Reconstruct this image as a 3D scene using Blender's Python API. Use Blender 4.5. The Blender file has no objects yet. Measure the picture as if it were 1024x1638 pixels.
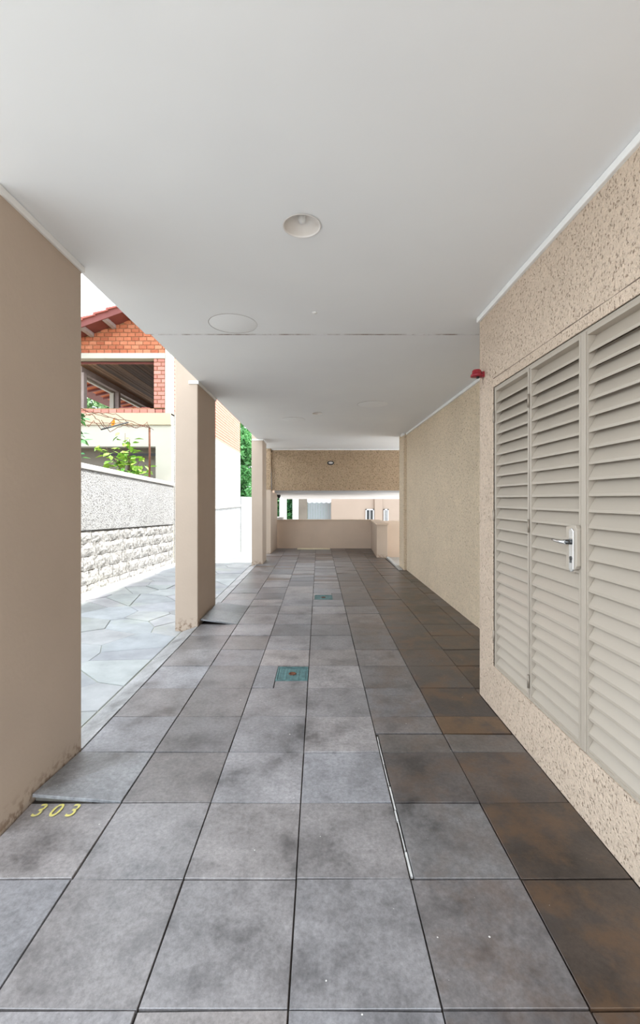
import bpy, bmesh, math, random
from mathutils import Vector, Matrix, noise

random.seed(7)
S = bpy.context.scene
C = S.collection
EYE = 1.35           # eye height above the tiled floor; x right, y away, z up

# ------------------------------------------------------------------ camera
cd = bpy.data.cameras.new('camera')
cam = bpy.data.objects.new('camera', cd)
C.objects.link(cam)
cam.location = (0, 0, EYE)
cam.rotation_euler = (math.pi / 2, 0, 0)
cd.sensor_fit = 'HORIZONTAL'
cd.sensor_width = 36
cd.lens = 695 / 1024 * 36
cd.shift_x = 2 / 1024
cd.shift_y = -20 / 1024
cd.clip_start = 0.02
cd.clip_end = 500
S.camera = cam

# ------------------------------------------------------------------ sky, sun, exposure
W = bpy.data.worlds.new('sky')
S.world = W
W.use_nodes = True
bg = W.node_tree.nodes['Background']
bg.inputs['Color'].default_value = (0.80, 0.90, 1.0, 1)
bg.inputs['Strength'].default_value = 1.0
sd = bpy.data.lights.new('sun', 'SUN')
sd.energy = 2.2
sd.angle = math.radians(2.5)
sd.color = (1.0, 0.96, 0.91)
sun = bpy.data.objects.new('sun', sd)
C.objects.link(sun)
sun_dir = Vector((-0.45, -0.22, -1.0))      # the way the light travels
sun.rotation_euler = sun_dir.to_track_quat('-Z', 'Y').to_euler()
S.view_settings.view_transform = 'Standard'
S.view_settings.look = 'None'
S.view_settings.gamma = 1
S.view_settings.use_curve_mapping = False
S.view_settings.exposure = 2.27


# ------------------------------------------------------------------ materials
def srgb(r, g, b):
    def f(c):
        c /= 255
        return c / 12.92 if c <= 0.04045 else ((c + 0.055) / 1.055) ** 2.4
    return (f(r), f(g), f(b), 1)


class NM:
    def __init__(self, name, rough=0.7, spec=0.4, metal=0.0):
        self.m = bpy.data.materials.new(name)
        self.m.use_nodes = True
        self.t = self.m.node_tree
        self.b = self.t.nodes['Principled BSDF']
        self.b.inputs['Roughness'].default_value = rough
        self.b.inputs['Specular IOR Level'].default_value = spec
        self.b.inputs['Metallic'].default_value = metal
        self.pos = self.t.nodes.new('ShaderNodeNewGeometry').outputs['Position']

    def n(self, kind):
        return self.t.nodes.new(kind)

    def l(self, a, b):
        self.t.links.new(a, b)

    def noise(self, scale, detail=4, rough=0.55, stretch=None):
        nd = self.n('ShaderNodeTexNoise')
        nd.inputs['Scale'].default_value = scale
        nd.inputs['Detail'].default_value = detail
        nd.inputs['Roughness'].default_value = rough
        src = self.pos
        if stretch:
            mp = self.n('ShaderNodeMapping')
            mp.inputs['Scale'].default_value = stretch
            self.l(self.pos, mp.inputs['Vector'])
            src = mp.outputs['Vector']
        self.l(src, nd.inputs['Vector'])
        return nd.outputs['Fac']

    def voro(self, scale, feature='F1'):
        nd = self.n('ShaderNodeTexVoronoi')
        nd.feature = feature
        nd.inputs['Scale'].default_value = scale
        self.l(self.pos, nd.inputs['Vector'])
        return nd.outputs['Distance']

    def ramp(self, fac, stops):
        nd = self.n('ShaderNodeValToRGB')
        e = nd.color_ramp.elements
        while len(e) > 1:
            e.remove(e[-1])
        e[0].position, e[0].color = stops[0][0], stops[0][1]
        for p, c in stops[1:]:
            k = e.new(p)
            k.color = c
        self.l(fac, nd.inputs['Fac'])
        return nd.outputs['Color']

    def mix(self, fac, a, b, mode='MIX'):
        nd = self.n('ShaderNodeMix')
        nd.data_type = 'RGBA'
        nd.blend_type = mode
        for s, v in ((nd.inputs[0], fac), (nd.inputs[6], a), (nd.inputs[7], b)):
            if hasattr(v, 'links'):
                self.l(v, s)
            elif isinstance(v, (int, float)):
                s.default_value = v
            else:
                s.default_value = v
        return nd.outputs[2]

    def math(self, op, a, b=0.0):
        nd = self.n('ShaderNodeMath')
        nd.operation = op
        for s, v in ((nd.inputs[0], a), (nd.inputs[1], b)):
            if hasattr(v, 'links'):
                self.l(v, s)
            else:
                s.default_value = v
        return nd.outputs[0]

    def color(self, v):
        if hasattr(v, 'links'):
            self.l(v, self.b.inputs['Base Color'])
        else:
            self.b.inputs['Base Color'].default_value = v

    def bump(self, h, strength=0.4, dist=0.01):
        nd = self.n('ShaderNodeBump')
        nd.inputs['Strength'].default_value = strength
        nd.inputs['Distance'].default_value = dist
        self.l(h, nd.inputs['Height'])
        self.l(nd.outputs['Normal'], self.b.inputs['Normal'])


def g(v):
    return (v, v, v, 1)


def scale_col(c, k):
    return (min(1, c[0] * k), min(1, c[1] * k), min(1, c[2] * k), 1)


def paint(name, col, rough=0.6, spec=0.35, var=0.06, nscale=3.0, bump=0.0, bscale=60, dist=0.004, metal=0.0):
    m = NM(name, rough, spec, metal)
    m.color(m.ramp(m.noise(nscale, 5), [(0.3, scale_col(col, 1 - var)), (0.7, scale_col(col, 1 + var))]))
    if bump:
        m.bump(m.noise(bscale, 3), bump, dist)
    return m.m


def stucco(name, col, pit, scale=45, strength=0.6, pits=0.5, dist=0.012, stretch=None):
    m = NM(name, 0.85, 0.2)
    big = m.ramp(m.noise(1.6, 4), [(0.3, scale_col(col, 0.94)), (0.7, scale_col(col, 1.05))])
    pn = m.noise(scale * 1.0, 2, 0.5, stretch)
    c = m.mix(m.math('MULTIPLY', m.ramp(pn, [(0.31, g(1)), (0.385, g(0))]), pits), big, pit)
    c = m.mix(1.0, c, m.ramp(m.noise(scale * 0.6, 4, 0.7), [(0.3, g(0.86)), (0.7, g(1.1))]), 'MULTIPLY')
    m.color(c)
    h = m.math('ADD', m.ramp(pn, [(0.28, g(0)), (0.42, g(0.7)), (0.8, g(1))]), m.math('MULTIPLY', m.noise(scale * 2.5, 3), 0.35))
    m.bump(h, strength, dist)
    return m.m


M = {}
M['ceiling'] = None
cm = NM('ceiling_paint', 0.65, 0.3)
base = cm.ramp(cm.noise(0.9, 3), [(0.3, srgb(232, 232, 232)), (0.7, srgb(238, 238, 237))])
sx = cm.n('ShaderNodeSeparateXYZ')
cm.l(cm.pos, sx.inputs[0])
dy = cm.math('ABSOLUTE', cm.math('SUBTRACT', sx.outputs['Y'], 3.332))
band = cm.ramp(dy, [(0.004, g(1)), (0.016, g(0))])
rust = cm.math('MULTIPLY', band, cm.ramp(cm.noise(5.0, 5, 0.7), [(0.44, g(0)), (0.62, g(0.9))]))
spots = cm.ramp(cm.noise(3.1, 2, 0.4), [(0.755, g(0)), (0.8, g(0.18))])
cm.color(cm.mix(rust, cm.mix(spots, base, srgb(170, 165, 160)), srgb(120, 88, 66)))
cm.bump(cm.noise(4, 2), 0.12, 0.02)
M['ceiling'] = cm.m
M['trim'] = paint('white_trim_paint', srgb(236, 234, 230), 0.45, 0.4, 0.03)
M['lamp_white'] = paint('lamp_white', srgb(226, 220, 214), 0.35, 0.5, 0.02)
M['crack'] = paint('crack_dirt', srgb(128, 112, 100), 0.9, 0.1, 0.2, 30)
M['patch'] = paint('patch_paint', srgb(238, 238, 237), 0.65, 0.3, 0.01)
M['pillar'] = None
pm = NM('beige_pillar_paint', 0.6, 0.3)
pcol = srgb(186, 167, 149)
pb = pm.ramp(pm.noise(2.2, 4), [(0.3, scale_col(pcol, 0.96)), (0.7, scale_col(pcol, 1.04))])
ps = pm.n('ShaderNodeSeparateXYZ')
pm.l(pm.pos, ps.inputs[0])
low = pm.ramp(ps.outputs['Z'], [(0.0, g(1)), (0.10, g(0))])
pm.color(pm.mix(pm.math('MULTIPLY', low, pm.ramp(pm.noise(28, 4), [(0.48, g(0)), (0.6, g(0.75))])), pb, srgb(112, 84, 60)))
pm.bump(pm.noise(38, 3), 0.18, 0.006)
M['pillar'] = pm.m
M['stucco_right'] = stucco('beige_pitted_stucco', srgb(208, 187, 166), srgb(138, 112, 90), 105, 0.9, 0.65, 0.009, (1.0, 1.0, 0.75))
M['stucco_far'] = stucco('beige_fine_stucco', srgb(218, 198, 171), srgb(150, 124, 98), 62, 0.9, 0.75, 0.012, (1.0, 1.0, 0.85))
sbm = NM('coarse_combed_stucco', 0.85, 0.2)
sb1 = sbm.noise(25, 2, 0.5, (1.25, 1.0, 0.8))
sbh = sbm.math('ABSOLUTE', sbm.math('SUBTRACT', sb1, 0.5))
sbm.color(sbm.ramp(sbh, [(0.0, srgb(222, 192, 158)), (0.07, srgb(212, 182, 149)), (0.16, srgb(188, 158, 126))]))  # relief shading put into the colour: paler ridges, darker valleys
sbm.bump(sbm.math('SUBTRACT', 1.0, sbm.math('MULTIPLY', sbh, 5.0)), 1.0, 0.05)
M['stucco_beam'] = sbm.m
M['plaster'] = paint('beige_smooth_plaster', srgb(205, 183, 162), 0.7, 0.25, 0.05, 2.0, 0.1)
M['roughcast'] = None
rc = NM('white_roughcast', 0.9, 0.15)
rn = rc.noise(48, 3, 0.6)
rc.color(rc.mix(rc.ramp(rn, [(0.38, g(0.8)), (0.5, g(0))]), rc.ramp(rc.noise(1.5, 5), [(0.3, srgb(168, 168, 166)), (0.7, srgb(182, 182, 181))]), srgb(96, 95, 93)))
rc.bump(rn, 0.8, 0.02)
M['roughcast'] = rc.m
st = NM('white_washed_stone', 0.85, 0.2)
sn = st.noise(16, 5, 0.65)
st.color(st.ramp(sn, [(0.34, srgb(128, 125, 120)), (0.46, srgb(170, 168, 164)), (0.6, srgb(188, 187, 184))]))
st.bump(sn, 0.9, 0.035)
M['stone'] = st.m
M['mortar'] = paint('grey_mortar', srgb(126, 122, 114), 0.9, 0.1, 0.15, 20, 0.4)
M['cap'] = paint('white_cap_paint', srgb(184, 181, 175), 0.8, 0.2, 0.08, 5, 0.2)

tl = NM('grey_stone_tile', 0.5, 0.7)
oi = tl.n('ShaderNodeObjectInfo')
n1 = tl.noise(3.4, 7, 0.66)
n2 = tl.noise(52, 5, 0.8)
n3 = tl.noise(5.5, 4, 0.6)
mott = tl.ramp(n1, [(0.32, g(0.4)), (0.42, g(0.8)), (0.50, g(1.0)), (0.58, g(1.15)), (0.70, g(1.4))])
c = tl.mix(1.0, oi.outputs['Color'], mott, 'MULTIPLY')
c = tl.mix(1.0, c, tl.ramp(n2, [(0.3, g(0.66)), (0.7, g(1.32))]), 'MULTIPLY')
n4 = tl.noise(4.2, 6, 0.7)
brown = tl.math('MULTIPLY', oi.outputs['Alpha'], tl.ramp(n4, [(0.46, g(0)), (0.60, g(0.75))]))
c = tl.mix(brown, c, srgb(98, 74, 54))
soot = tl.math('MULTIPLY', tl.math('ADD', tl.math('MULTIPLY', oi.outputs['Alpha'], 0.6), 0.4), tl.ramp(n3, [(0.54, g(0)), (0.68, g(0.75))]))
c = tl.mix(soot, c, srgb(62, 57, 56))
speck = tl.ramp(tl.noise(75, 0, 0.3), [(0.885, g(0)), (0.90, g(1))])
c = tl.mix(speck, c, srgb(225, 222, 216))
tl.color(c)
tl.l(tl.ramp(n1, [(0.3, g(0.32)), (0.7, g(0.45))]), tl.b.inputs['Roughness'])
tl.bump(tl.math('ADD', tl.math('MULTIPLY', n2, 0.5), n3), 0.25, 0.006)
M['tile'] = tl.m
M['joint'] = paint('dark_joint', srgb(70, 64, 60), 0.95, 0.1, 0.3, 12, 0.3)
M['joint_light'] = paint('pale_joint_filler', srgb(205, 202, 198), 0.9, 0.1, 0.35, 14)
sl = NM('pale_slate_paving', 0.6, 0.4)
so = sl.n('ShaderNodeObjectInfo')
s1 = sl.noise(3.5, 6, 0.6)
c = sl.mix(1.0, so.outputs['Color'], sl.ramp(s1, [(0.3, g(0.75)), (0.7, g(1.12))]), 'MULTIPLY')
c = sl.mix(sl.ramp(sl.noise(1.3, 4), [(0.56, g(0)), (0.72, g(0.35))]), c, srgb(190, 196, 168))
sl.color(c)
sl.bump(sl.noise(12, 5), 0.3, 0.01)
M['slate'] = sl.m
M['slate_joint'] = paint('pale_green_grout', srgb(176, 176, 164), 0.9, 0.1, 0.15, 4, 0.4, 30)
M['concrete'] = paint('pale_concrete', srgb(176, 170, 162), 0.85, 0.2, 0.1, 2, 0.2)
M['asphalt'] = paint('bounce_paving', srgb(150, 147, 143), 0.85, 0.2, 0.12, 2, 0.2)
M['soil'] = paint('yard_soil', srgb(120, 110, 88), 0.95, 0.1, 0.25, 3, 0.4, 20)
M['door'] = paint('greige_door_enamel', srgb(174, 162, 147), 0.32, 0.5, 0.03, 2)
M['door_dark'] = paint('dark_room_inside', srgb(60, 56, 52), 0.9, 0.1, 0.1)
M['hinge'] = paint('hinge_metal', srgb(150, 138, 124), 0.45, 0.5, 0.05, metal=0.4)
M['chrome'] = paint('satin_chrome', srgb(225, 225, 224), 0.22, 0.5, 0.02, metal=0.9)
M['chrome_dark'] = paint('darkened_chrome', srgb(90, 90, 90), 0.25, 0.5, 0.02, metal=0.9)
M['black'] = paint('black_plastic', srgb(32, 30, 30), 0.5, 0.4, 0.1)
M['red'] = paint('red_plastic', srgb(150, 36, 48), 0.35, 0.5, 0.05)
M['yellow'] = NM('worn_yellow_paint', 0.7, 0.3)
yn = M['yellow']
yn.color(yn.ramp(yn.noise(60, 4), [(0.32, srgb(180, 176, 140)), (0.5, srgb(222, 210, 120))]))
M['yellow'] = yn.m
dm = NM('teal_painted_iron', 0.55, 0.45)
dn = dm.noise(22, 5, 0.6)
dm.color(dm.ramp(dn, [(0.3, srgb(62, 88, 90)), (0.55, srgb(84, 120, 120)), (0.75, srgb(112, 142, 142))]))
dm.bump(dn, 0.3, 0.004)
M['teal'] = dm.m
M['rust'] = paint('rusty_iron', srgb(104, 66, 48), 0.8, 0.3, 0.3, 20, 0.3)
M['bamboo'] = paint('pale_wood_strip', srgb(222, 208, 178), 0.6, 0.3, 0.06, 8)

bk = NM('orange_brick', 0.85, 0.2)
bo = bk.n('ShaderNodeObjectInfo')
br = bk.ramp(bo.outputs['Random'], [(0.0, srgb(160, 92, 66)), (0.5, srgb(180, 110, 80)), (1.0, srgb(190, 124, 94))])
bk.color(bk.mix(1.0, br, bk.ramp(bk.noise(26, 4), [(0.3, g(0.85)), (0.7, g(1.1))]), 'MULTIPLY'))
bk.bump(bk.noise(60, 3), 0.3, 0.005)
M['brick'] = bk.m
bs = NM('orange_brick_side', 0.85, 0.2)
bs.color(bs.ramp(bs.noise(6, 3), [(0.3, srgb(186, 122, 104)), (0.7, srgb(200, 138, 120))]))
M['brick_side'] = bs.m
M['brick_red'] = None
b2 = NM('pink_red_brick', 0.85, 0.2)
b2o = b2.n('ShaderNodeObjectInfo')
b2.color(b2.ramp(b2o.outputs['Random'], [(0.0, srgb(172, 112, 98)), (1.0, srgb(194, 134, 120))]))
M['brick_red'] = b2.m
M['brick_mortar'] = paint('brick_mortar', srgb(150, 120, 92), 0.95, 0.1, 0.1, 10)
M['cream'] = paint('cream_house_paint', srgb(180, 175, 162), 0.75, 0.2, 0.04, 2)
M['cream_band'] = paint('peach_cream_paint', srgb(182, 166, 142), 0.75, 0.2, 0.05, 2)
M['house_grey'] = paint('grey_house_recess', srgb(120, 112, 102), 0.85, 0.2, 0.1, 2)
M['redwood'] = paint('dark_red_stained_wood', srgb(112, 60, 54), 0.6, 0.3, 0.12, 5)
M['greywood'] = paint('grey_weathered_wood', srgb(142, 128, 122), 0.75, 0.2, 0.12, 6)
wd = NM('dark_wood_plank', 0.7, 0.25)
wo = wd.n('ShaderNodeObjectInfo')
wr = wd.ramp(wo.outputs['Random'], [(0.0, srgb(62, 44, 34)), (0.6, srgb(96, 70, 50)), (1.0, srgb(134, 100, 72))])
wd.color(wd.mix(1.0, wr, wd.ramp(wd.noise(10, 4, 0.6, (6, 0.5, 6)), [(0.3, g(0.7)), (0.7, g(1.2))]), 'MULTIPLY'))
M['plank'] = wd.m
M['rooftile'] = paint('red_clay_roof_tile', srgb(158, 92, 82), 0.8, 0.2, 0.2, 5, 0.2)
M['terracotta'] = paint('terracotta_tile', srgb(186, 104, 68), 0.8, 0.2, 0.15, 8)
M['far_wall'] = paint('far_beige_wall', srgb(152, 136, 122), 0.8, 0.2, 0.03, 1)
M['far_white'] = paint('far_white_paint', srgb(205, 205, 206), 0.7, 0.3, 0.03, 2)
M['gate_grey'] = paint('pale_grey_gate', srgb(136, 142, 144), 0.6, 0.3, 0.04, 2)
gl = NM('dark_window_glass', 0.1, 0.5)
gl.color(srgb(60, 64, 66))
M['glass'] = gl.m


def leafmat(name, a, b):
    m = NM(name, 0.55, 0.35)
    o = m.n('ShaderNodeObjectInfo')
    f = m.math('FRACT', m.math('ADD', o.outputs['Random'], m.math('MULTIPLY', m.noise(9, 3), 1.3)))
    m.color(m.ramp(f, [(0.0, a), (1.0, b)]))
    m.b.inputs['Transmission Weight'].default_value = 0.0
    return m.m


M['leaf'] = leafmat('fresh_green_leaf', srgb(84, 140, 52), srgb(168, 198, 84))
M['leaf_dark'] = leafmat('deep_green_leaf', srgb(40, 92, 58), srgb(96, 146, 84))
M['leaf_tree'] = leafmat('tree_leaf', srgb(42, 104, 60), srgb(110, 168, 100))
M['leaf_pale'] = leafmat('pale_tree_leaf', srgb(112, 150, 96), srgb(180, 206, 150))
M['leaf_orange'] = paint('orange_dry_leaf', srgb(236, 150, 40), 0.6, 0.3, 0.1)
M['bark'] = paint('bark', srgb(96, 78, 60), 0.9, 0.1, 0.2, 8, 0.4)


# ------------------------------------------------------------------ geometry helpers
class MB:
    def __init__(self):
        self.v, self.f, self.smooth = [], [], []

    def add(self, vs, fs, smooth=False):
        k = len(self.v)
        self.v += [tuple(p) for p in vs]
        self.f += [tuple(i + k for i in f) for f in fs]
        self.smooth += [smooth] * len(fs)
        return self

    def box(self, x0, x1, y0, y1, z0, z1):
        vs = [(x, y, z) for z in (z0, z1) for y in (y0, y1) for x in (x0, x1)]
        return self.add(vs, [(0, 2, 3, 1), (4, 5, 7, 6), (0, 1, 5, 4), (2, 6, 7, 3), (0, 4, 6, 2), (1, 3, 7, 5)])

    def hexa(self, p):          # eight corners, bottom four then top four, both counter-clockwise from above
        return self.add(p, [(3, 2, 1, 0), (4, 5, 6, 7), (0, 1, 5, 4), (1, 2, 6, 5), (2, 3, 7, 6), (3, 0, 4, 7)])

    def prism(self, poly, y0, y1):      # polygon in x,z (counter-clockwise seen from -y) pushed along y
        n = len(poly)
        vs = [(x, y0, z) for x, z in poly] + [(x, y1, z) for x, z in poly]
        fs = [tuple(range(n)), tuple(range(2 * n - 1, n - 1, -1))]
        fs += [(i, i + n, (i + 1) % n + n, (i + 1) % n) for i in range(n)]
        return self.add(vs, fs)

    def slab(self, poly, z0, z1, ch=0.0):      # polygon in x,y, counter-clockwise, with a chamfered top rim; z may be functions
        n = len(poly)
        fz0 = z0 if callable(z0) else (lambda x, y: z0)
        fz1 = z1 if callable(z1) else (lambda x, y: z1)
        cx, cy = sum(p[0] for p in poly) / n, sum(p[1] for p in poly) / n
        vs = [(x, y, fz0(x, y)) for x, y in poly] + [(x, y, fz1(x, y) - ch) for x, y in poly]
        fs = [(i, (i + 1) % n, (i + 1) % n + n, i + n) for i in range(n)]
        if ch:
            for x, y in poly:
                d = math.hypot(x - cx, y - cy) or 1
                q = max(0.0, 1 - 1.3 * ch / d)
                X, Y = cx + (x - cx) * q, cy + (y - cy) * q
                vs.append((X, Y, fz1(X, Y)))
            fs += [(i + n, (i + 1) % n + n, (i + 1) % n + 2 * n, i + 2 * n) for i in range(n)]
            fs.append(tuple(range(2 * n, 3 * n)))
        else:
            fs.append(tuple(range(n, 2 * n)))
        fs.append(tuple(range(n - 1, -1, -1)))
        return self.add(vs, fs)

    def tube(self, pts, r, n=8, cap=True):
        pts = [Vector(p) for p in pts]
        rs = r if isinstance(r, (list, tuple)) else [r] * len(pts)
        k = len(self.v)
        for i, p in enumerate(pts):
            d = (pts[min(i + 1, len(pts) - 1)] - pts[max(i - 1, 0)]).normalized()
            up = Vector((0, 0, 1)) if abs(d.z) < 0.9 else Vector((1, 0, 0))
            a = d.cross(up).normalized()
            b = a.cross(d).normalized()
            for j in range(n):
                t = 2 * math.pi * j / n
                self.v.append(tuple(p + (a * math.cos(t) + b * math.sin(t)) * rs[i]))
        for i in range(len(pts) - 1):
            for j in range(n):
                self.f.append((k + i * n + j, k + i * n + (j + 1) % n, k + (i + 1) * n + (j + 1) % n, k + (i + 1) * n + j))
                self.smooth.append(True)
        if cap:
            self.f.append(tuple(k + j for j in range(n - 1, -1, -1)))
            self.f.append(tuple(k + (len(pts) - 1) * n + j for j in range(n)))
            self.smooth += [False, False]
        return self

    def lathe(self, prof, n=32, at=(0, 0, 0), axis='Z', sx=1, sy=1, caps=True):      # profile of (radius, height)
        k = len(self.v)
        for r, h in prof:
            for j in range(n):
                t = 2 * math.pi * j / n
                a, b = r * math.cos(t) * sx, r * math.sin(t) * sy
                p = {'Z': (a, b, h), 'Y': (a, h, b), 'X': (h, a, b)}[axis]
                self.v.append((p[0] + at[0], p[1] + at[1], p[2] + at[2]))
        for i in range(len(prof) - 1):
            for j in range(n):
                self.f.append((k + i * n + j, k + i * n + (j + 1) % n, k + (i + 1) * n + (j + 1) % n, k + (i + 1) * n + j))
                self.smooth.append(True)
        for e, i in ((0, 0), (len(prof) - 1, len(prof) - 1)):
            if caps and prof[i][0] > 1e-6:
                q = [k + i * n + j for j in range(n)]
                self.f.append(tuple(q[::-1] if e == 0 else q))
                self.smooth.append(False)
        return self

    def mesh(self, name, mat):
        me = bpy.data.meshes.new(name)
        me.from_pydata(self.v, [], self.f)
        me.polygons.foreach_set('use_smooth', self.smooth)
        me.materials.append(M[mat] if isinstance(mat, str) else mat)
        bm = bmesh.new()
        bm.from_mesh(me)
        bmesh.ops.recalc_face_normals(bm, faces=bm.faces)
        bm.to_mesh(me)
        bm.free()
        me.update()
        return me

    def obj(self, name, mat, parent=None, bevel=0.0):
        o = bpy.data.objects.new(name, self.mesh(name, mat))
        C.objects.link(o)
        if parent:
            o.parent = parent
        if bevel:
            b = o.modifiers.new('edge', 'BEVEL')
            b.width = bevel
            b.segments = 2
            b.limit_method = 'ANGLE'
        return o


def link(name, me, parent=None, loc=(0, 0, 0), rot=(0, 0, 0), scale=(1, 1, 1)):
    o = bpy.data.objects.new(name, me)
    C.objects.link(o)
    o.parent = parent
    o.location, o.rotation_euler, o.scale = loc, rot, scale
    return o


def tag(o, label, cat, group=None, kind=None):
    o['label'] = label
    o['category'] = cat
    if group:
        o['group'] = group
    if kind:
        o['kind'] = kind
    return o


def struct(o, label, cat):
    return tag(o, label, cat, kind='structure')


def empty(name, label, cat, loc=(0, 0, 0), group=None, kind=None):
    o = bpy.data.objects.new(name, None)
    C.objects.link(o)
    o.location = loc
    o.empty_display_size = 0.1
    return tag(o, label, cat, group, kind)


def rel(o, parent):        # parent an object that was built in world coordinates to an Empty that was moved
    o.parent = parent
    o.location = Vector(o.location) - parent.location
    return o


# ------------------------------------------------------------------ floor
CEIL = 2.615
XW = 1.118            # face of the projecting wall with the louvred doors
XF = 1.68             # face of the set-back wall beyond it
fl = struct(MB().box(-1.285, 1.75, 0.1, 8.3, -0.25, -0.012).box(-1.285, 1.55, 8.3, 12.0, -0.25, -0.012).obj('floor', 'joint'),
            'grey stone tiled covered parking floor with dark joints', 'floor')
rows = [0.36, 0.755, 1.149, 1.5457, 1.9346, 2.322, 2.704, 3.107, 3.527, 3.909, 4.31, 4.70, 5.127, 5.503, 5.86]
while rows[-1] < 11.9:
    rows.append(rows[-1] + random.choice((0.36, 0.4, 0.4, 0.42)))
rows[-1] = 12.03
cols = [-1.28, -0.879, -0.481, -0.080, 0.327, 0.718, 1.116, 1.515, 1.68]
G = 0.0028


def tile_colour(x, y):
    # slab colours: greyer on the left, darker brown-stained along the right, darker far off
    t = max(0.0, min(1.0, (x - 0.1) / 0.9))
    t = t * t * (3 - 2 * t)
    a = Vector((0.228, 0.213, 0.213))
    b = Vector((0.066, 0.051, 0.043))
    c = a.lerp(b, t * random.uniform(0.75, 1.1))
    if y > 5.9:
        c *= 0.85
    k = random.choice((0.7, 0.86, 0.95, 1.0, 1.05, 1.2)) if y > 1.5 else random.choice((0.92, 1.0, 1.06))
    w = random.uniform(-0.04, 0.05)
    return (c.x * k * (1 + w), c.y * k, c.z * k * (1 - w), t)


tiles = {}


def tile(x0, x1, y0, y1, colour=None, dz=None, raise_left=0.0, raise_near=0.0):
    if x1 - x0 < 0.02 or y1 - y0 < 0.02:
        return None
    xc, yc = (x0 + x1) / 2, (y0 + y1) / 2
    hx, hy = (x1 - x0) / 2 - G, (y1 - y0) / 2 - G
    z = random.uniform(-0.0015, 0.0015) if dz is None else dz
    j = lambda: random.uniform(-0.0012, 0.0012)
    tx, ty = random.uniform(-0.002, 0.002), random.uniform(-0.002, 0.002)

    def top(x, y):
        return z + tx * x / hx + ty * y / hy + raise_left * (hx - x) / (2 * hx) + raise_near * (hy - y) / (2 * hy) * (hx - x) / (2 * hx)
    poly = [(-hx + j(), -hy + j()), (hx + j(), -hy + j()), (hx + j(), hy + j()), (-hx + j(), hy + j())]
    lift = raise_left or raise_near
    o = MB().slab(poly, (lambda x, y: top(x, y) - 0.014) if lift else -0.02, top, 0.0013).obj('floor_tile', 'tile', fl)
    o.location = (xc, yc, 0)
    o.color = colour or tile_colour(xc, yc)
    tiles[(round(x0, 2), round(y0, 2))] = o
    return o


# cover positions
COV = [(-0.325, -0.083, 3.236, 3.50), (-0.056, 0.186, 5.86, 6.13)]
for ci in range(len(cols) - 1):
    x0, x1 = cols[ci], cols[ci + 1]
    off = 0.0
    for ri in range(len(rows) - 1):
        y0, y1 = rows[ri], rows[ri + 1]
        if x0 > 1.1 and y1 < 3.02:
            continue
        if x0 > 1.1 and y0 < 3.02:
            y0 = 3.02
        if ci >= 6 and y0 > 8.35:
            if ci == 7:
                continue
        if ri > 14:                        # farther off the courses wander from column to column
            if off == 0.0:
                off = (-0.05, 0.04, 0.1, -0.08, 0.12, 0.0, -0.06, 0.05)[ci]
            if ri > 15:
                y0 += off
            if ri < len(rows) - 2:
                y1 += off
        if ci == 2 and ri == 7:            # cut round the first iron cover
            tile(x0, COV[0][0], y0, y1)
            tile(COV[0][0], x1, y0, COV[0][2])
            continue
        if ci == 3 and abs(y0 - 5.86) < 0.01:
            tile(COV[1][1], x1, y0, y1)
            tile(x0, COV[1][1], COV[1][3], y1)
            tile(x0, COV[1][0], y0, COV[1][3])
            continue
        if ci in (4, 5) and ri == 5:       # the row that was cut in two on the right
            cc = (0.13, 0.115, 0.105, 0.4)
            tile(x0 + (0.012 if ci == 4 else 0), x1, y0, 2.495, cc)
            tile(x0, x1, 2.511, y1, (0.13, 0.08, 0.045, 1) if ci == 5 else None)
            continue
        if ci == 4 and ri in (3, 4):
            x_in = x0 + 0.012
            tile(x_in, x1, y0, y1, (0.17, 0.16, 0.158, 0.3) if ri == 3 else (0.098, 0.085, 0.08, 0.5))
            continue
        if ci == 0 and ri in (4,):
            tile(x0, x1, y0, y1, (0.235, 0.235, 0.24, 0), 0.003, 0.0, 0.03)
            continue
        if ci == 0 and ri in (11, 12):
            tile(x0, x1, y0, y1, (0.15, 0.15, 0.16, 0) if ri == 12 else (0.22, 0.22, 0.225, 0), 0.002, 0.055 if ri == 11 else 0.05, 0.0)
            continue
        if ci == 1 and ri == 13:
            tile(x0, x1, y0, (y0 + y1) / 2)
            tile(x0, x1, (y0 + y1) / 2, y1)
            continue
        if ri > 16 and random.random() < 0.18:
            m_ = y0 + (y1 - y0) * random.choice((0.4, 0.5, 0.6))
            tile(x0, x1, y0, m_)
            tile(x0, x1, m_, y1, (0.13, 0.1, 0.085, 0.6))
            continue
        tile(x0, x1, y0, y1)
# border strip of paler slabs between the columns and the drive
for ya, ye in ((0.3, 1.735), (2.365, 4.62), (5.44, 9.05), (9.71, 10.78)):
    nseg = max(1, round((ye - ya) / 0.5))
    cuts = [ya + (ye - ya) * i / nseg + (random.uniform(-0.1, 0.1) if 0 < i < nseg else 0) for i in range(nseg + 1)]
    for y0, y1 in zip(cuts, cuts[1:]):
        k = random.uniform(0.9, 1.08)
        tile(-1.452, -1.283, y0, y1, (0.31 * k, 0.305 * k, 0.305 * k, 0), -0.045, -0.05)
        tiles[(-1.45, round(y0, 2))].location.z += 0.045
MB().hexa([(-1.28, 1.965, -0.02), (-1.02, 1.95, -0.02), (-1.02, 2.05, -0.02), (-1.28, 2.05, -0.02), (-1.28, 1.965, 0.014), (-1.02, 1.95, 0.0), (-1.02, 2.05, 0.0), (-1.28, 2.05, 0.014)]).obj('mortar_bed', 'mortar', fl)
# pale filler in the open joint
fj = MB()
y = 1.56
while y < 2.46:
    L = random.uniform(0.04, 0.16)
    w = random.uniform(0.0015, 0.0045)
    xm = 0.333 + random.uniform(-0.0015, 0.0015)
    fj.box(xm - w, xm + w, y, min(y + L, 2.48), -0.02, -0.004)
    y += L + random.choice((0.004, 0.01, 0.06))
fj.obj('joint_filler', 'joint_light', fl)

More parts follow.
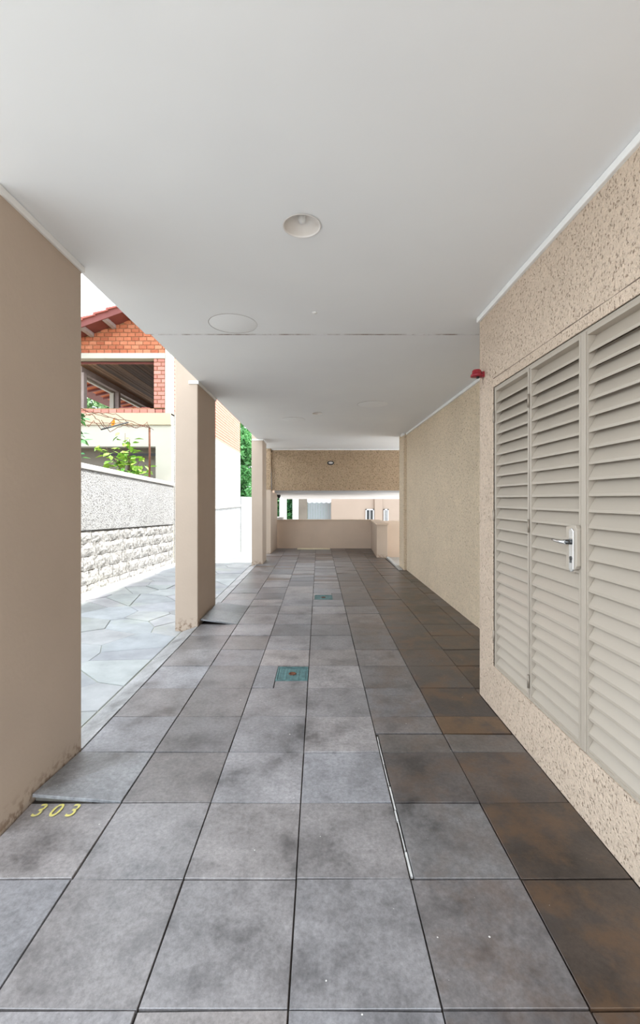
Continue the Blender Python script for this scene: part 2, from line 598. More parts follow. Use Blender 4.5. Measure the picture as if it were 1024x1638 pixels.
# painted bay number 303 on the near left tile
near_tile = tiles[(-1.28, 1.55)]
fc = bpy.data.curves.new('painted_number', 'FONT')
fc.body = '3 0 3'
fc.size = 0.108
fc.extrude = 0.0004
fc.shear = 0.1
fc.offset = 0.0004
fc.space_character = 1.06
fo = bpy.data.objects.new('painted_number_text', fc)
C.objects.link(fo)
bpy.context.view_layer.update()
dg = bpy.context.evaluated_depsgraph_get()
tm = bpy.data.meshes.new_from_object(fo.evaluated_get(dg))
bpy.data.objects.remove(fo)
tm.materials.clear()
tm.materials.append(M['yellow'])
pn = link('painted_number', tm, near_tile)
pn.scale = (0.80, 1.0, 1.0)
pn.location = (-1.232 - near_tile.location.x, 1.846 - near_tile.location.y, 0.0045)
pn['label'] = 'yellow painted bay number 303'

# iron covers
for k, (x0, x1, y0, y1) in enumerate(COV):
    e = empty('drain_cover', ('larger nearer teal iron drain cover set among grey tiles' if k == 0 else
              'smaller farther teal iron drain cover set deep in the tiled floor'), 'drain cover',
              ((x0 + x1) / 2, (y0 + y1) / 2, 0), 'teal iron drain covers')
    hx, hy = (x1 - x0) / 2, (y1 - y0) / 2
    fr = MB()
    t = 0.012
    fr.box(-hx, hx, -hy, -hy + t, -0.02, 0.002).box(-hx, hx, hy - t, hy, -0.02, 0.002)
    fr.box(-hx, -hx + t, -hy + t, hy - t, -0.02, 0.002).box(hx - t, hx, -hy + t, hy - t, -0.02, 0.002)
    fr.obj('frame', 'teal', e)
    pl = MB().box(-hx + t + 0.002, hx - t - 0.002, -hy + t + 0.002, hy - t - 0.002, -0.02, -0.002).obj('plate', 'teal', e)
    rb = MB()
    for i in range(-4, 5):
        rb.box(i * 0.024 - 0.004, i * 0.024 + 0.004, -hy + 0.02, hy - 0.02, -0.003, 0.0005)
    rb.obj('tread_pattern', 'teal', pl)
    MB().lathe([(0.03, -0.002), (0.03, 0.002), (0.02, 0.003), (0.019, 0.0012), (0.0, 0.0012)], 20).obj('lifting_hole', 'rust', pl)

# ------------------------------------------------------------------ ceiling
def ceiling(x0, x1, y0, y1, cx, cy, r, label):
    mb = MB()
    s, n, z = r * 1.6, 40, CEIL
    T = CEIL + 0.25
    # underside round a square, then square to circle
    for a in ((x0, x1, y0, cy - s), (x0, x1, cy + s, y1), (x0, cx - s, cy - s, cy + s), (cx + s, x1, cy - s, cy + s)):
        mb.add([(a[0], a[2], z), (a[0], a[3], z), (a[1], a[3], z), (a[1], a[2], z)], [(0, 1, 2, 3)])
    vs, fs = [], []
    for j in range(n):
        t = 2 * math.pi * j / n
        c_, s_ = math.cos(t), math.sin(t)
        q = s / max(abs(c_), abs(s_))
        vs += [(cx + r * c_, cy + r * s_, z), (cx + q * c_, cy + q * s_, z), (cx + r * c_, cy + r * s_, T - 0.02)]
    for j in range(n):
        k = (j + 1) % n
        fs += [(3 * j, 3 * k, 3 * k + 1, 3 * j + 1), (3 * j, 3 * j + 2, 3 * k + 2, 3 * k)]
    mb.add(vs, fs)
    # sides and top
    mb.add([(x0, y0, z), (x1, y0, z), (x1, y1, z), (x0, y1, z), (x0, y0, T), (x1, y0, T), (x1, y1, T), (x0, y1, T)],
           [(0, 1, 5, 4), (1, 2, 6, 5), (2, 3, 7, 6), (3, 0, 4, 7), (4, 5, 6, 7)])
    return struct(mb.obj('ceiling', 'ceiling'), label, 'ceiling')


L1 = (-0.078, 2.007, 0.084)
L2 = (-0.02, 6.37, 0.072)
slab_ = ceiling(-1.325, 1.75, -0.85, 3.327, *L1, 'smooth white concrete ceiling slab over the near parking bay')
ceiling(-1.288, 4.3, 3.337, 10.9, *L2, 'white ceiling slab beyond the rusty joint, reaching the back beam')
bm_ = MB().box(-1.27, 1.75, 3.30, 3.36, CEIL + 0.03, CEIL + 0.2)
# unseen block standing in for the storeys above, sized for its shade
struct(MB().box(-1.33, 4.3, -0.85, 11.1, CEIL + 0.255, 3.75).box(1.75, 4.3, -0.85, 3.33, CEIL + 0.001, CEIL + 0.255).obj('shade_block', 'plaster'), 'unseen beige block above the covered parking, sized for its shade', 'building')

for (cx, cy, r), lab in ((L1, 'large round recessed downlight bowl nearest in the ceiling'), (L2, 'small round recessed downlight far along the ceiling')):
    e = empty('recessed_light', lab, 'light', (cx, cy, CEIL), 'recessed ceiling downlights')
    MB().lathe([(r * 1.06, -0.004), (r * 1.02, -0.006), (r * 0.97, -0.003), (r * 0.97, 0.02)], 40, caps=False).obj('rim', 'lamp_white', e)
    m = MB()
    prof = [(r * 0.97, 0.0)] + [(r * 0.97 * math.cos(a), 0.075 * math.sin(a)) for a in [math.pi / 2 * i / 8 for i in range(1, 8)]] + [(0.012, 0.076)]
    m.lathe(prof, 40, caps=False)
    m.obj('bowl', 'lamp_white', e)
    MB().lathe([(0.0, 0.03), (0.012, 0.032), (0.018, 0.045), (0.02, 0.078), (0.0, 0.08)], 20, (0, 0.03 if r > 0.08 else 0, 0)).obj('bulb_socket', 'trim', e)

for cx, cy, r, a0, a1, lab in ((-0.616, 3.13, 0.172, 0.5, 6.0, 'round plastered patch in the ceiling just before the rusty joint'),
                               (0.715, 5.78, 0.20, 2.4, 5.4, 'round patched lamp hole in the far ceiling nearer the set-back right wall'),
                               (-0.405, 6.87, 0.19, 3.6, 6.0, 'round patched lamp hole in the far ceiling nearer the left columns')):
    e = empty('ceiling_patch', lab, 'ceiling patch', (cx, cy, CEIL), 'patched lamp holes in the ceiling')
    MB().lathe([(r, -0.0002), (r - 0.003, -0.0012), (0.0, -0.0014)], 48).obj('disc', 'patch', e)
    m = MB()
    m.tube([(math.cos(a) * (r + 0.001), math.sin(a) * (r + 0.001), -0.0006) for a in [a0 + (a1 - a0) * i / 40 for i in range(41)]],
           [0.0003 + 0.0011 * math.sin(math.pi * i / 40) for i in range(41)], 5)
    m.obj('crack', 'crack', e)


def lathe_point(name, x, y, lab):
    m = MB().lathe([(0.018, 0.0), (0.016, -0.004), (0.0, -0.006)], 16, (x, y, CEIL))
    m.obj(name, 'trim', lab)




lathe_point('plaster_blob', -0.028, 2.94, slab_)

# ------------------------------------------------------------------ white trims under the ceiling
def trim(name, x0, x1, y0, y1, label, h=0.035):
    return struct(MB().box(x0, x1, y0, y1, CEIL - h, CEIL - 0.001).obj(name, 'trim', None, 0.004), label, 'trim')


trim('trim_1', XW - 0.018, XW + 0.005, -0.85, 3.03, 'white ceiling trim along the top of the near louvre-door wall')
trim('trim_2', XF - 0.022, XF + 0.005, 3.1, 8.28, 'white ceiling trim along the set-back right wall')
trim('trim_3', -1.18, 4.2, 10.862, 10.885, 'thin white ceiling trim over the coarse stucco back beam', 0.03)

# ------------------------------------------------------------------ right walls
D0, D1, ZB, ZT = 0.86, 2.775, EYE - 1.066, EYE + 0.715        # opening with louvred doors
wm = MB()
wm.box(XW, XW + 0.15, -0.85, D0, 0, CEIL).box(XW, XW + 0.15, D1, 3.017, 0, CEIL)
wm.box(XW, XW + 0.15, D0, D1, 0, ZB).box(XW, XW + 0.15, D0, D1, ZT, CEIL)
wm.box(XW + 0.15, 4.2, 2.92, 3.017, 0, CEIL).box(XW + 0.15, 4.2, -0.85, -0.75, 0, CEIL).box(4.1, 4.2, -0.75, 2.92, 0, CEIL)
wr_ = struct(wm.obj('wall_right', 'stucco_right'), 'pitted beige stucco wall around the louvred metal doors', 'wall')
# raised smooth band framing the doors
bd = MB()
bz = ZT + 0.052
bd.box(XW - 0.006, XW + 0.02, D0, D1 + 0.05, ZT, bz).box(XW - 0.006, XW + 0.02, D1, D1 + 0.05, ZB, ZT)
bd.obj('plaster_band', 'stucco_right', wr_, 0.002)
ck = MB()
pts = [(XW - 0.003, 0.95 + i * 0.07, bz + 0.003 + random.uniform(-0.002, 0.002)) for i in range(27)]
ck.tube(pts, [random.uniform(0.001, 0.0028) for _ in pts], 5)
ck.obj('crack', 'crack', wr_)

ff = MB().box(XF, 4.2, 3.017, 8.3, 0, CEIL)
wf = struct(ff.obj('wall_far', 'stucco_far'), 'pale beige stucco wall set back beyond the louvre-door wall', 'wall')
MB().box(1.622, XF + 0.2, 8.3, 8.75, -0.15, CEIL).obj('end_pilaster', 'stucco_far', wf, 0.006)
MB().box(1.60, 1.64, 8.285, 8.5, CEIL - 0.04, CEIL - 0.002).obj('capping', 'trim', wf)

# ------------------------------------------------------------------ louvred doors
dr = empty('door_1', 'greige metal louvred folding door and fixed louvre panel in the right wall', 'door', (XW, 0, 0), kind='structure')
FX0, FX1 = 0.004, 0.05       # frame depth behind the wall face (x relative to the wall)
PITCH = 0.0662


def frame_part(name, y0, y1, z0, z1, x0=FX0, x1=FX1, parent=None, mat='door'):
    return MB().box(x0, x1, y0, y1, z0, z1).obj(name, mat, parent or dr, 0.0015)


frame_part('outer_frame', D1 - 0.014, D1, ZB, ZT)
frame_part('outer_frame', D0, D1 - 0.014, ZT - 0.014, ZT)
frame_part('outer_frame', D0, D1 - 0.014, ZB, ZB + 0.010)
frame_part('mullion', 1.813, 1.842, ZB + 0.010, ZT - 0.014, -0.006, FX1)
slat_cache = {}


def slat_mesh(length):
    k = round(length, 4)
    if k not in slat_cache:
        # section in x,z: sloping blade, upright lip at the outer low edge, small return at the inner top edge
        sec = [(0.004, 0.0), (0.0065, 0.0), (0.0065, 0.0095), (0.042, 0.0735), (0.042, 0.078), (0.0395, 0.078), (0.0395, 0.0745), (0.004, 0.0115)]
        m = MB()
        n = len(sec)
        vs = [(x, -length / 2, z) for x, z in sec] + [(x, length / 2, z) for x, z in sec]
        fs = [(i, i + n, (i + 1) % n + n, (i + 1) % n) for i in range(n)]
        fs += [tuple(range(n)), tuple(range(2 * n - 1, n - 1, -1))]
        slat_cache[k] = m.add(vs, fs).mesh('slat', 'door')
    return slat_cache[k]


def leaf(name, y0, y1, st=0.014, label=None):
    e = MB()
    z0, z1 = ZB + 0.012, ZT - 0.016
    fx0, fx1 = 0.0, 0.044
    e.box(fx0, fx1, y0, y0 + st, z0, z1).box(fx0, fx1, y1 - st, y1, z0, z1)
    e.box(fx0, fx1, y0 + st, y1 - st, z0, z0 + 0.008).box(fx0, fx1, y0 + st, y1 - st, z1 - 0.014, z1)
    o = e.obj(name, 'door', dr, 0.0012)
    if label:
        o['label'] = label
    L = y1 - y0 - 2 * st - 0.002
    z = z0 + 0.008
    while z + 0.05 < z1 - 0.012:
        s = link('slat', slat_mesh(L), o, (0.0, (y0 + y1) / 2, z))
        s.rotation_euler = (random.uniform(-0.0015, 0.0015), random.uniform(-0.012, 0.012), 0)
        z += PITCH
    return o


lf1 = leaf('door_leaf', 2.312, 2.757)
lf2 = leaf('door_leaf', 1.853, 2.302)
fx = leaf('fixed_panel', D0 + 0.004, 1.811, 0.004)
for y in (2.757 + 0.006,):
    for z in (ZT - 0.19, EYE - 0.10, ZB + 0.20):
        MB().tube([(-0.004, y, z - 0.035), (-0.004, y, z + 0.035)], 0.006, 10).obj('hinge', 'hinge', dr)
for z in (ZT - 0.19, EYE - 0.14, ZB + 0.10):
    MB().tube([(-0.004, 2.308, z - 0.035), (-0.004, 2.308, z + 0.035)], 0.006, 10).obj('hinge', 'hinge', dr)
# lock case and handle on the second leaf
LY, LZ = 1.874, EYE - 0.195
m = MB()
pts = [(1.846, LZ - 0.088), (1.858, LZ - 0.104), (1.925, LZ - 0.104), (1.925, LZ + 0.076), (1.858, LZ + 0.086), (1.846, LZ + 0.068)]
n = len(pts)
m.add([(-0.022, y, z) for y, z in pts] + [(0.0, y, z) for y, z in pts],
      [tuple(range(n)), tuple(range(2 * n - 1, n - 1, -1))] + [(i, (i + 1) % n, (i + 1) % n + n, i + n) for i in range(n)])
m.obj('lock_plate', 'door', lf2, 0.002)
m = MB()
out = []
for i in range(9):
    a = math.pi * i / 8
    out.append((LY + 0.015 * math.cos(a), LZ + 0.056 + 0.015 * math.sin(a)))
for i in range(9):
    a = math.pi + math.pi * i / 8
    out.append((LY + 0.015 * math.cos(a), LZ - 0.102 + 0.015 * math.sin(a)))
n = len(out)
m.add([(-0.031, y, z) for y, z in out] + [(-0.022, y, z) for y, z in out],
      [tuple(range(n)), tuple(range(2 * n - 1, n - 1, -1))] + [(i, (i + 1) % n, (i + 1) % n + n, i + n) for i in range(n)])
o = m.obj('escutcheon', 'chrome', lf2, 0.002)
o['label'] = 'chrome lock escutcheon'
MB().tube([(-0.033, LY, LZ - 0.058), (-0.030, LY, LZ - 0.058)], 0.009, 16).box(-0.034, -0.03, LY - 0.004, LY + 0.004, LZ - 0.078, LZ - 0.058).obj('key_cylinder', 'chrome_dark', lf2)
MB().tube([(-0.03, LY, LZ + 0.012), (-0.044, LY, LZ + 0.012), (-0.062, LY, LZ + 0.012)], [0.0115, 0.0105, 0.010], 16).obj('spindle', 'chrome_dark', lf2)  # dark reflection of the chrome is put into the spindle colour
o = MB().tube([(-0.060, LY - 0.008, LZ + 0.012), (-0.066, LY + 0.004, LZ + 0.012), (-0.068, LY + 0.03, LZ + 0.012), (-0.067, LY + 0.06, LZ + 0.0135), (-0.064, LY + 0.085, LZ + 0.016)],
              [0.0085, 0.009, 0.0075, 0.007, 0.006], 14).obj('lever_handle', 'chrome', lf2)
o['label'] = 'chrome lever handle'
# dim room behind the louvres
struct(MB().box(XW + 0.16, 4.09, -0.74, 2.91, -0.02, 0.0).obj('floor_inside', 'door_dark'), 'dark store room floor behind the louvred doors', 'floor')

# ------------------------------------------------------------------ red alarm sounder at the wall corner
ax, ay, az = XW, 2.945, EYE + 0.845
al = empty('fire_alarm_sounder', 'small red alarm sounder on the wall corner under the ceiling', 'alarm', (ax, ay, az))
MB().lathe([(0.0, 0.034), (0.026, 0.034), (0.034, 0.026), (0.036, 0.0), (0.045, -0.004), (0.047, -0.018), (0.0, -0.018)], 28, (-0.053, 0, 0.004)).obj('body', 'red', al)
MB().box(-0.02, 0.006, -0.02, 0.02, -0.02, 0.022).obj('bracket', 'red', al, 0.003)
al.scale = (0.88, 0.88, 0.88)
MB().lathe([(0.0, -0.03), (0.010, -0.028), (0.013, -0.014), (0.0, -0.012)], 16, (-0.045, 0, 0.0)).obj('strobe', 'black', al)
MB().tube([(-0.004, 0.0, -0.02), (-0.004, 0.012, -0.05), (0.0, 0.005, -0.075)], 0.0022, 6).obj('cable', 'crack', al)

# ------------------------------------------------------------------ left columns
def column(x0, x1, y0, y1, label, z0=-0.25, cap_sides=True):
    o = struct(MB().box(x0, x1, y0, y1, z0, 3.74).obj('pillar', 'pillar', None, 0.008), label, 'pillar')
    t = MB()
    e = 0.012
    t.box(max(x0 - e, -1.385), x1 + e, y0 - e, y1 + e, CEIL - 0.035, CEIL - 0.001)
    t.obj('capping', 'trim', o, 0.003)
    return o


column(-1.56, -1.286, 1.745, 2.357, 'broad beige painted pillar nearest on the left')
column(-1.532, -1.29, 4.63, 5.43, 'beige pillar standing in the middle of the left row beside lifted tiles')
column(-1.402, -1.17, 9.06, 9.70, 'slim beige pillar far along the left side')

# ------------------------------------------------------------------ back: beam, pilaster, parapet
struct(MB().box(-1.19, 4.2, 10.885, 11.1, EYE + 0.227, CEIL + 0.2).obj('wall_back', 'stucco_beam'), 'deep back beam of coarse combed beige stucco', 'wall')
pp = MB()
pp.hexa([(-1.33, 10.8, -0.6), (-1.195, 10.8, -0.6), (-1.142, 11.95, -0.6), (-1.33, 11.95, -0.6),
         (-1.33, 10.8, EYE + 0.24), (-1.195, 10.8, EYE + 0.24), (-1.142, 11.95, EYE + 0.24), (-1.33, 11.95, EYE + 0.24)])
po = struct(pp.obj('pillar', 'pillar'), 'narrow beige pilaster at the back left end of the low parapet', 'pillar')
MB().box(-1.33, -1.19, 10.8, 11.1, EYE + 0.24, CEIL).obj('upper_shaft', 'stucco_beam', po, 0.006)
MB().tube([(-1.183, 10.868, EYE + 0.25), (-1.215, 10.868, CEIL - 0.03)], 0.011, 8).obj('corner_bead', 'far_white', po)
pa = MB()
pa.box(-1.16, 1.46, 12.0, 12.16, -2.3, 0.775)
pt = struct(pa.obj('wall_parapet', 'plaster'), 'low smooth beige parapet closing the back of the parking', 'wall')
MB().box(-1.18, 1.47, 11.975, 12.185, 0.775, 0.795).obj('coping', 'plaster', pt, 0.003)
MB().box(-1.20, -0.98, 11.90, 12.4, 0.795, 0.86).obj('sill_block', 'trim', pt, 0.004)
ps_ = MB()
ps_.hexa([(1.346, 10.1, -0.3), (1.60, 10.1, -0.3), (1.66, 12.16, -0.3), (1.456, 12.16, -0.3),
          (1.346, 10.1, 0.765), (1.60, 10.1, 0.765), (1.66, 12.16, 0.765), (1.456, 12.16, 0.765)])
pw = struct(ps_.obj('wall_parapet', 'pillar', None, 0.006), 'short beige return wall beside the side passage', 'wall')
cp = MB()
cp.hexa([(1.32, 10.07, 0.765), (1.63, 10.07, 0.765), (1.69, 12.16, 0.765), (1.43, 12.16, 0.765),
         (1.32, 10.07, 0.79), (1.63, 10.07, 0.79), (1.69, 12.16, 0.79), (1.43, 12.16, 0.79)])
cp.obj('coping', 'plaster', pw)
struct(MB().box(1.66, 4.2, 11.3, 11.45, -2.3, 0.79).obj('wall_passage', 'plaster'), 'beige wall at the end of the side passage', 'wall')
struct(MB().box(1.58, 4.2, 8.3, 11.3, -0.4, -0.15).obj('floor_passage', 'concrete'), 'pale concrete passage floor, one step lower', 'floor')
kb = MB()
kb.hexa([(1.535, 8.32, -0.2), (1.60, 8.32, -0.2), (1.64, 10.1, -0.2), (1.575, 10.1, -0.2),
         (1.535, 8.32, 0.02), (1.60, 8.32, 0.02), (1.64, 10.1, 0.02), (1.575, 10.1, 0.02)])
struct(kb.obj('trim_4', 'cap'), 'white painted kerb between tiled floor and side passage', 'kerb')
# white canopy that slopes down behind the beam
cn = MB()
cn.prism([(0, 0), (0, 0)], 0, 0) if False else None
cn.hexa([(-1.13, 11.1, EYE + 0.18), (4.2, 11.1, EYE + 0.18), (4.2, 13.6, EYE + 0.015), (-1.08, 13.6, EYE + 0.015),
         (-1.13, 11.1, EYE + 0.30), (4.2, 11.1, EYE + 0.30), (4.2, 13.6, EYE + 0.13), (-1.08, 13.6, EYE + 0.13)])
struct(cn.obj('trim_5', 'far_white'), 'white sloping soffit just behind the back beam', 'soffit')

# bulkhead lamp on the beam
bl = empty('bulkhead_lamp', 'small oval bulkhead lamp on the coarse stucco back beam', 'lamp', (0.298, 10.885, EYE + 0.915))
MB().lathe([(0.085, 0.0), (0.085, -0.03), (0.06, -0.05), (0.058, -0.045)], 28, (0, 0, 0), 'Y', 1, 0.6).obj('housing', 'black', bl)
MB().lathe([(0.06, -0.04), (0.05, -0.062), (0.028, -0.072), (0.0, -0.075)], 24, (0, 0, 0), 'Y', 1, 0.5).obj('lens', 'lamp_white', bl)
# pale strip of wood lying at the foot of the parapet
tag(MB().box(-0.58, 0.30, 11.70, 11.78, 0.002, 0.035).obj('wood_strip', 'bamboo', None, 0.004), 'pale wood strip lying on tiles at the foot of the parapet', 'wood strip')
# dark wall lamp beside pilaster
wl = empty('wall_lantern', 'small black lantern hung beside the back left pilaster under the soffit', 'lamp', (-1.142, 11.9, EYE + 0.10))
MB().lathe([(0.0, 0.06), (0.035, 0.05), (0.05, 0.0), (0.03, -0.06), (0.0, -0.07)], 14, (0.05, 0, 0)).obj('shade', 'black', wl)
MB().box(0.0, 0.03, -0.012, 0.012, 0.0, 0.03).obj('bracket', 'black', wl)

# ------------------------------------------------------------------ drive with crazy paving
def lerp_table(t, v):
    for (a, za), (b, zb) in zip(t, t[1:]):
        if v <= b:
            return za + (zb - za) * max(0, (v - a)) / (b - a)
    return t[-1][1]


ZWALL = [(0, 0.06), (6, 0.05), (9.9, -0.09), (14, -0.66), (21, -1.0), (30, -1.6)]
ZEDGE = [(0, -0.05), (9.5, -0.06), (14, -0.66), (21, -1.0), (30, -1.6)]


def zdrive(x, y):
    t = max(0.0, min(1.0, (-1.456 - x) / 1.85))
    return lerp_table(ZWALL, y) * t + lerp_table(ZEDGE, y) * (1 - t)


XR = -3.3
dv = MB()
ys = [0.1 + i * 0.5 for i in range(60)]
for a, b in zip(ys, ys[1:]):
    for xa, xb in ((XR - 0.1, -2.4), (-2.4, -1.28)):
        dv.add([(xa, a, zdrive(xa, a) - 0.014), (xb, a, zdrive(xb, a) - 0.014), (xb, b, zdrive(xb, b) - 0.014), (xa, b, zdrive(xa, b) - 0.014)], [(0, 1, 2, 3)])
drive = struct(dv.obj('driveway', 'slate_joint'), 'pale slate crazy paving driveway between the pillars and the stone wall', 'driveway')


def clip(poly, px, py, nx, ny):
    out = []
    for i in range(len(poly)):
        a, b = poly[i], poly[(i + 1) % len(poly)]
        da = (a[0] - px) * nx + (a[1] - py) * ny
        db = (b[0] - px) * nx + (b[1] - py) * ny
        if da <= 0:
            out.append(a)
        if (da < 0 < db) or (db < 0 < da):
            t = da / (da - db)
            out.append((a[0] + (b[0] - a[0]) * t, a[1] + (b[1] - a[1]) * t))
    return out


rs = random.Random(21)
sites = []
yy = 0.5
while yy < 16:
    step = 0.42
    for k in range(4):
        sites.append((-3.25 + 0.46 * k + rs.uniform(-0.19, 0.19) + 0.18, yy + rs.uniform(-0.2, 0.2)))
    yy += step
for i, (sx_, sy_) in enumerate(sites):
    poly = [(XR + 0.015, max(0.2, sy_ - 1.2)), (-1.465, max(0.2, sy_ - 1.2)), (-1.465, sy_ + 1.2), (XR + 0.015, sy_ + 1.2)]
    for j, (tx, ty) in enumerate(sites):
        if j != i and abs(ty - sy_) < 1.6:
            dx, dy_ = tx - sx_, ty - sy_
            d = math.hypot(dx, dy_)
            gap = rs.uniform(0.002, 0.006)
            poly = clip(poly, sx_ + dx / 2 - dx / d * gap, sy_ + dy_ / 2 - dy_ / d * gap, dx, dy_)
            if len(poly) < 3:
                break
    if len(poly) < 3:
        continue
    lift = rs.uniform(-0.003, 0.004)
    o = MB().slab(poly, lambda x, y: zdrive(x, y) - 0.02, lambda x, y: zdrive(x, y) + lift, 0.004).obj('paving_stone', 'slate', drive)
    k = rs.uniform(0.31, 0.43)
    o.color = (k * rs.uniform(0.94, 1.02), k, k * rs.uniform(0.96, 1.04), 1)

# ------------------------------------------------------------------ white retaining wall: stones below, roughcast above, cap
def zs(y):
    return -0.0335 * (y - 6)


YA, YB = 2.0, 9.86
rw = MB()
rw.hexa([(XR - 0.2, YA, -0.4), (XR - 0.012, YA, -0.4), (XR - 0.012, YB, -0.6), (XR - 0.2, YB, -0.6),
         (XR - 0.2, YA, EYE - 0.436 + zs(YA)), (XR - 0.012, YA, EYE - 0.436 + zs(YA)), (XR - 0.012, YB, EYE - 0.436 + zs(YB)), (XR - 0.2, YB, EYE - 0.436 + zs(YB))])
wl_ = struct(rw.obj('wall_left', 'mortar'), 'whitewashed boundary wall with stone base along the driveway', 'wall')
up = MB()
zb0 = EYE - 0.436
up.hexa([(XR - 0.2, YA, zb0 + zs(YA)), (XR + 0.02, YA, zb0 + zs(YA)), (XR + 0.02, YB, zb0 + zs(YB)), (XR - 0.2, YB, zb0 + zs(YB)),
         (XR - 0.2, YA, EYE + 0.43 + zs(YA)), (XR + 0.01, YA, EYE + 0.43 + zs(YA)), (XR + 0.01, YB, EYE + 0.43 + zs(YB)), (XR - 0.2, YB, EYE + 0.43 + zs(YB))])
up.obj('roughcast_panel', 'roughcast', wl_, 0.01)
cpm = MB()
cpm.hexa([(XR - 0.23, YA, EYE + 0.43 + zs(YA)), (XR + 0.03, YA, EYE + 0.43 + zs(YA)), (XR + 0.03, YB, EYE + 0.43 + zs(YB)), (XR - 0.23, YB, EYE + 0.43 + zs(YB)),
          (XR - 0.23, YA, EYE + 0.51 + zs(YA)), (XR + 0.03, YA, EYE + 0.51 + zs(YA)), (XR + 0.03, YB, EYE + 0.51 + zs(YB)), (XR - 0.23, YB, EYE + 0.51 + zs(YB))])
cpm.obj('coping', 'cap', wl_, 0.008)
rs = random.Random(5)
zc = -0.03
for course in range(5):
    ch = (0.17, 0.2, 0.2, 0.19, 0.17)[course]
    y = YA + rs.uniform(-0.25, 0.0)
    while y < YB:
        L = rs.uniform(0.14, 0.5)
        y1 = min(y + L, YB)
        ya = max(y, YA)
        if y1 - ya > 0.07:
            g_ = 0.004
            zj0, zj1 = rs.uniform(-0.02, 0.015), rs.uniform(-0.015, 0.02)
            n, mm = 4, 3
            vs, fs = [], []
            for b in range(mm + 1):
                for a in range(n + 1):
                    u, v = a / n, b / mm
                    edge = a in (0, n) or b in (0, mm)
                    out_ = (rs.uniform(0.0, 0.012) if edge else rs.uniform(0.012, 0.032))
                    yy = ya + g_ + (y1 - ya - 2 * g_) * u + rs.uniform(-0.008, 0.008)
                    zz = zc + g_ + (ch - 2 * g_) * v + rs.uniform(-0.01, 0.01) + zj0 * (1 - v) * (0.5 - u) + zj1 * v * (u - 0.5)
                    zz = min(zz, zb0 - 0.006)
                    vs.append((XR - 0.004 + out_ * 0.9, yy, zz + zs(yy)))
            for b in range(mm):
                for a in range(n):
                    k = b * (n + 1) + a
                    fs.append((k, k + 1, k + n + 2, k + n + 1))
            rim = [a for a in range(n + 1)] + [b * (n + 1) + n for b in range(1, mm + 1)] + [mm * (n + 1) + a for a in range(n - 1, -1, -1)] + [b * (n + 1) for b in range(mm - 1, 0, -1)]
            k0 = len(vs)
            for i in rim:
                vs.append((XR - 0.03, vs[i][1], vs[i][2]))
            nr = len(rim)
            for i in range(nr):
                fs.append((rim[i], k0 + i, k0 + (i + 1) % nr, rim[(i + 1) % nr]))
            MB().add(vs, fs).obj('stone', 'stone', wl_)
        y += L
    zc += ch

# ------------------------------------------------------------------ grounds
struct(MB().box(-14, 14, -25, 0.1, -0.4, -0.03).obj('bounce_ground', 'asphalt'), 'unseen pale ground added before the covered parking to bounce light', 'ground')  # unseen ground added ahead of the parking to bounce light in
struct(MB().box(-25, XR - 0.2, 0.1, 9.9, 0.9, EYE + 0.1).obj('ground_yard', 'soil'), 'raised yard soil behind the whitewashed wall', 'ground')
struct(MB().box(-40, 40, 12.3, 90, -4.0, -2.3).obj('ground_court', 'concrete'), 'pale lower courtyard ground beyond the parapet', 'ground')

# ------------------------------------------------------------------ neighbour house
HX, HY, K = -3.35, 9.87, 9.87 / 695
house = empty('neighbour_house', 'orange brick gabled house with open terrace above the whitewashed wall', 'house', (HX, HY, 0))


def hp(mb, name, mat, parent=None, bevel=0.0):
    o = mb.obj(name, mat, parent or house, bevel)
    if parent is None:
        o.location = (-HX, -HY, 0)
    return o


def hz(py):
    return EYE + (799 - py) * K


def hx_(px):
    return (px - 510) * K


def zroof(x):
    return EYE + 3.664 + 0.366 * (x + 5.424)


XL = -6.6
# gable
gx0 = -6.37
gable = hp(MB().prism([(gx0, hz(565.3)), (-3.49, hz(565.3)), (-3.49, zroof(-3.49)), (gx0, zroof(gx0) + 0.001)], HY + 0.02, HY + 0.2), 'gable_wall', 'brick_mortar')
bricks = {}


def brick_mesh(L, mat):
    k = (round(L, 3), mat)
    if k not in bricks:
        m = MB()
        e = 0.004
        h = 0.083
        m.hexa([(0, 0.02, 0), (L, 0.02, 0), (L, 0.06, 0), (0, 0.06, 0), (0, 0.02, h), (L, 0.02, h), (L, 0.06, h), (0, 0.06, h)])
        v = m.v
        m2 = MB().add([(0, 0.02, 0), (L, 0.02, 0), (L, 0.02, h), (0, 0.02, h), (e, 0, e), (L - e, 0, e), (L - e, 0, h - e), (e, 0, h - e)],
                      [(4, 5, 6, 7), (0, 1, 5, 4), (1, 2, 6, 5), (2, 3, 7, 6), (3, 0, 4, 7)])
        bricks[k] = m2.mesh('brick', mat)
    return bricks[k]


BP, BL = 0.0946, 0.1755


def lay(parent, x0, x1, z0, z1, mat, top=None, y=HY):
    r = 0
    z = z0
    while z + 0.04 < z1:
        x = x0 - (BL / 2 if r % 2 else 0) 
        while x < x1 - 0.02:
            a, b = max(x, x0), min(x + BL, x1)
            if b - a > 0.03 and (top is None or z + 0.03 < top((a + b) / 2)):
                link('brick', brick_mesh(b - a - 0.012, mat), parent, (a + 0.006, y + random.uniform(-0.002, 0.002), z + 0.006))
            x += BL
        z += BP
        r += 1


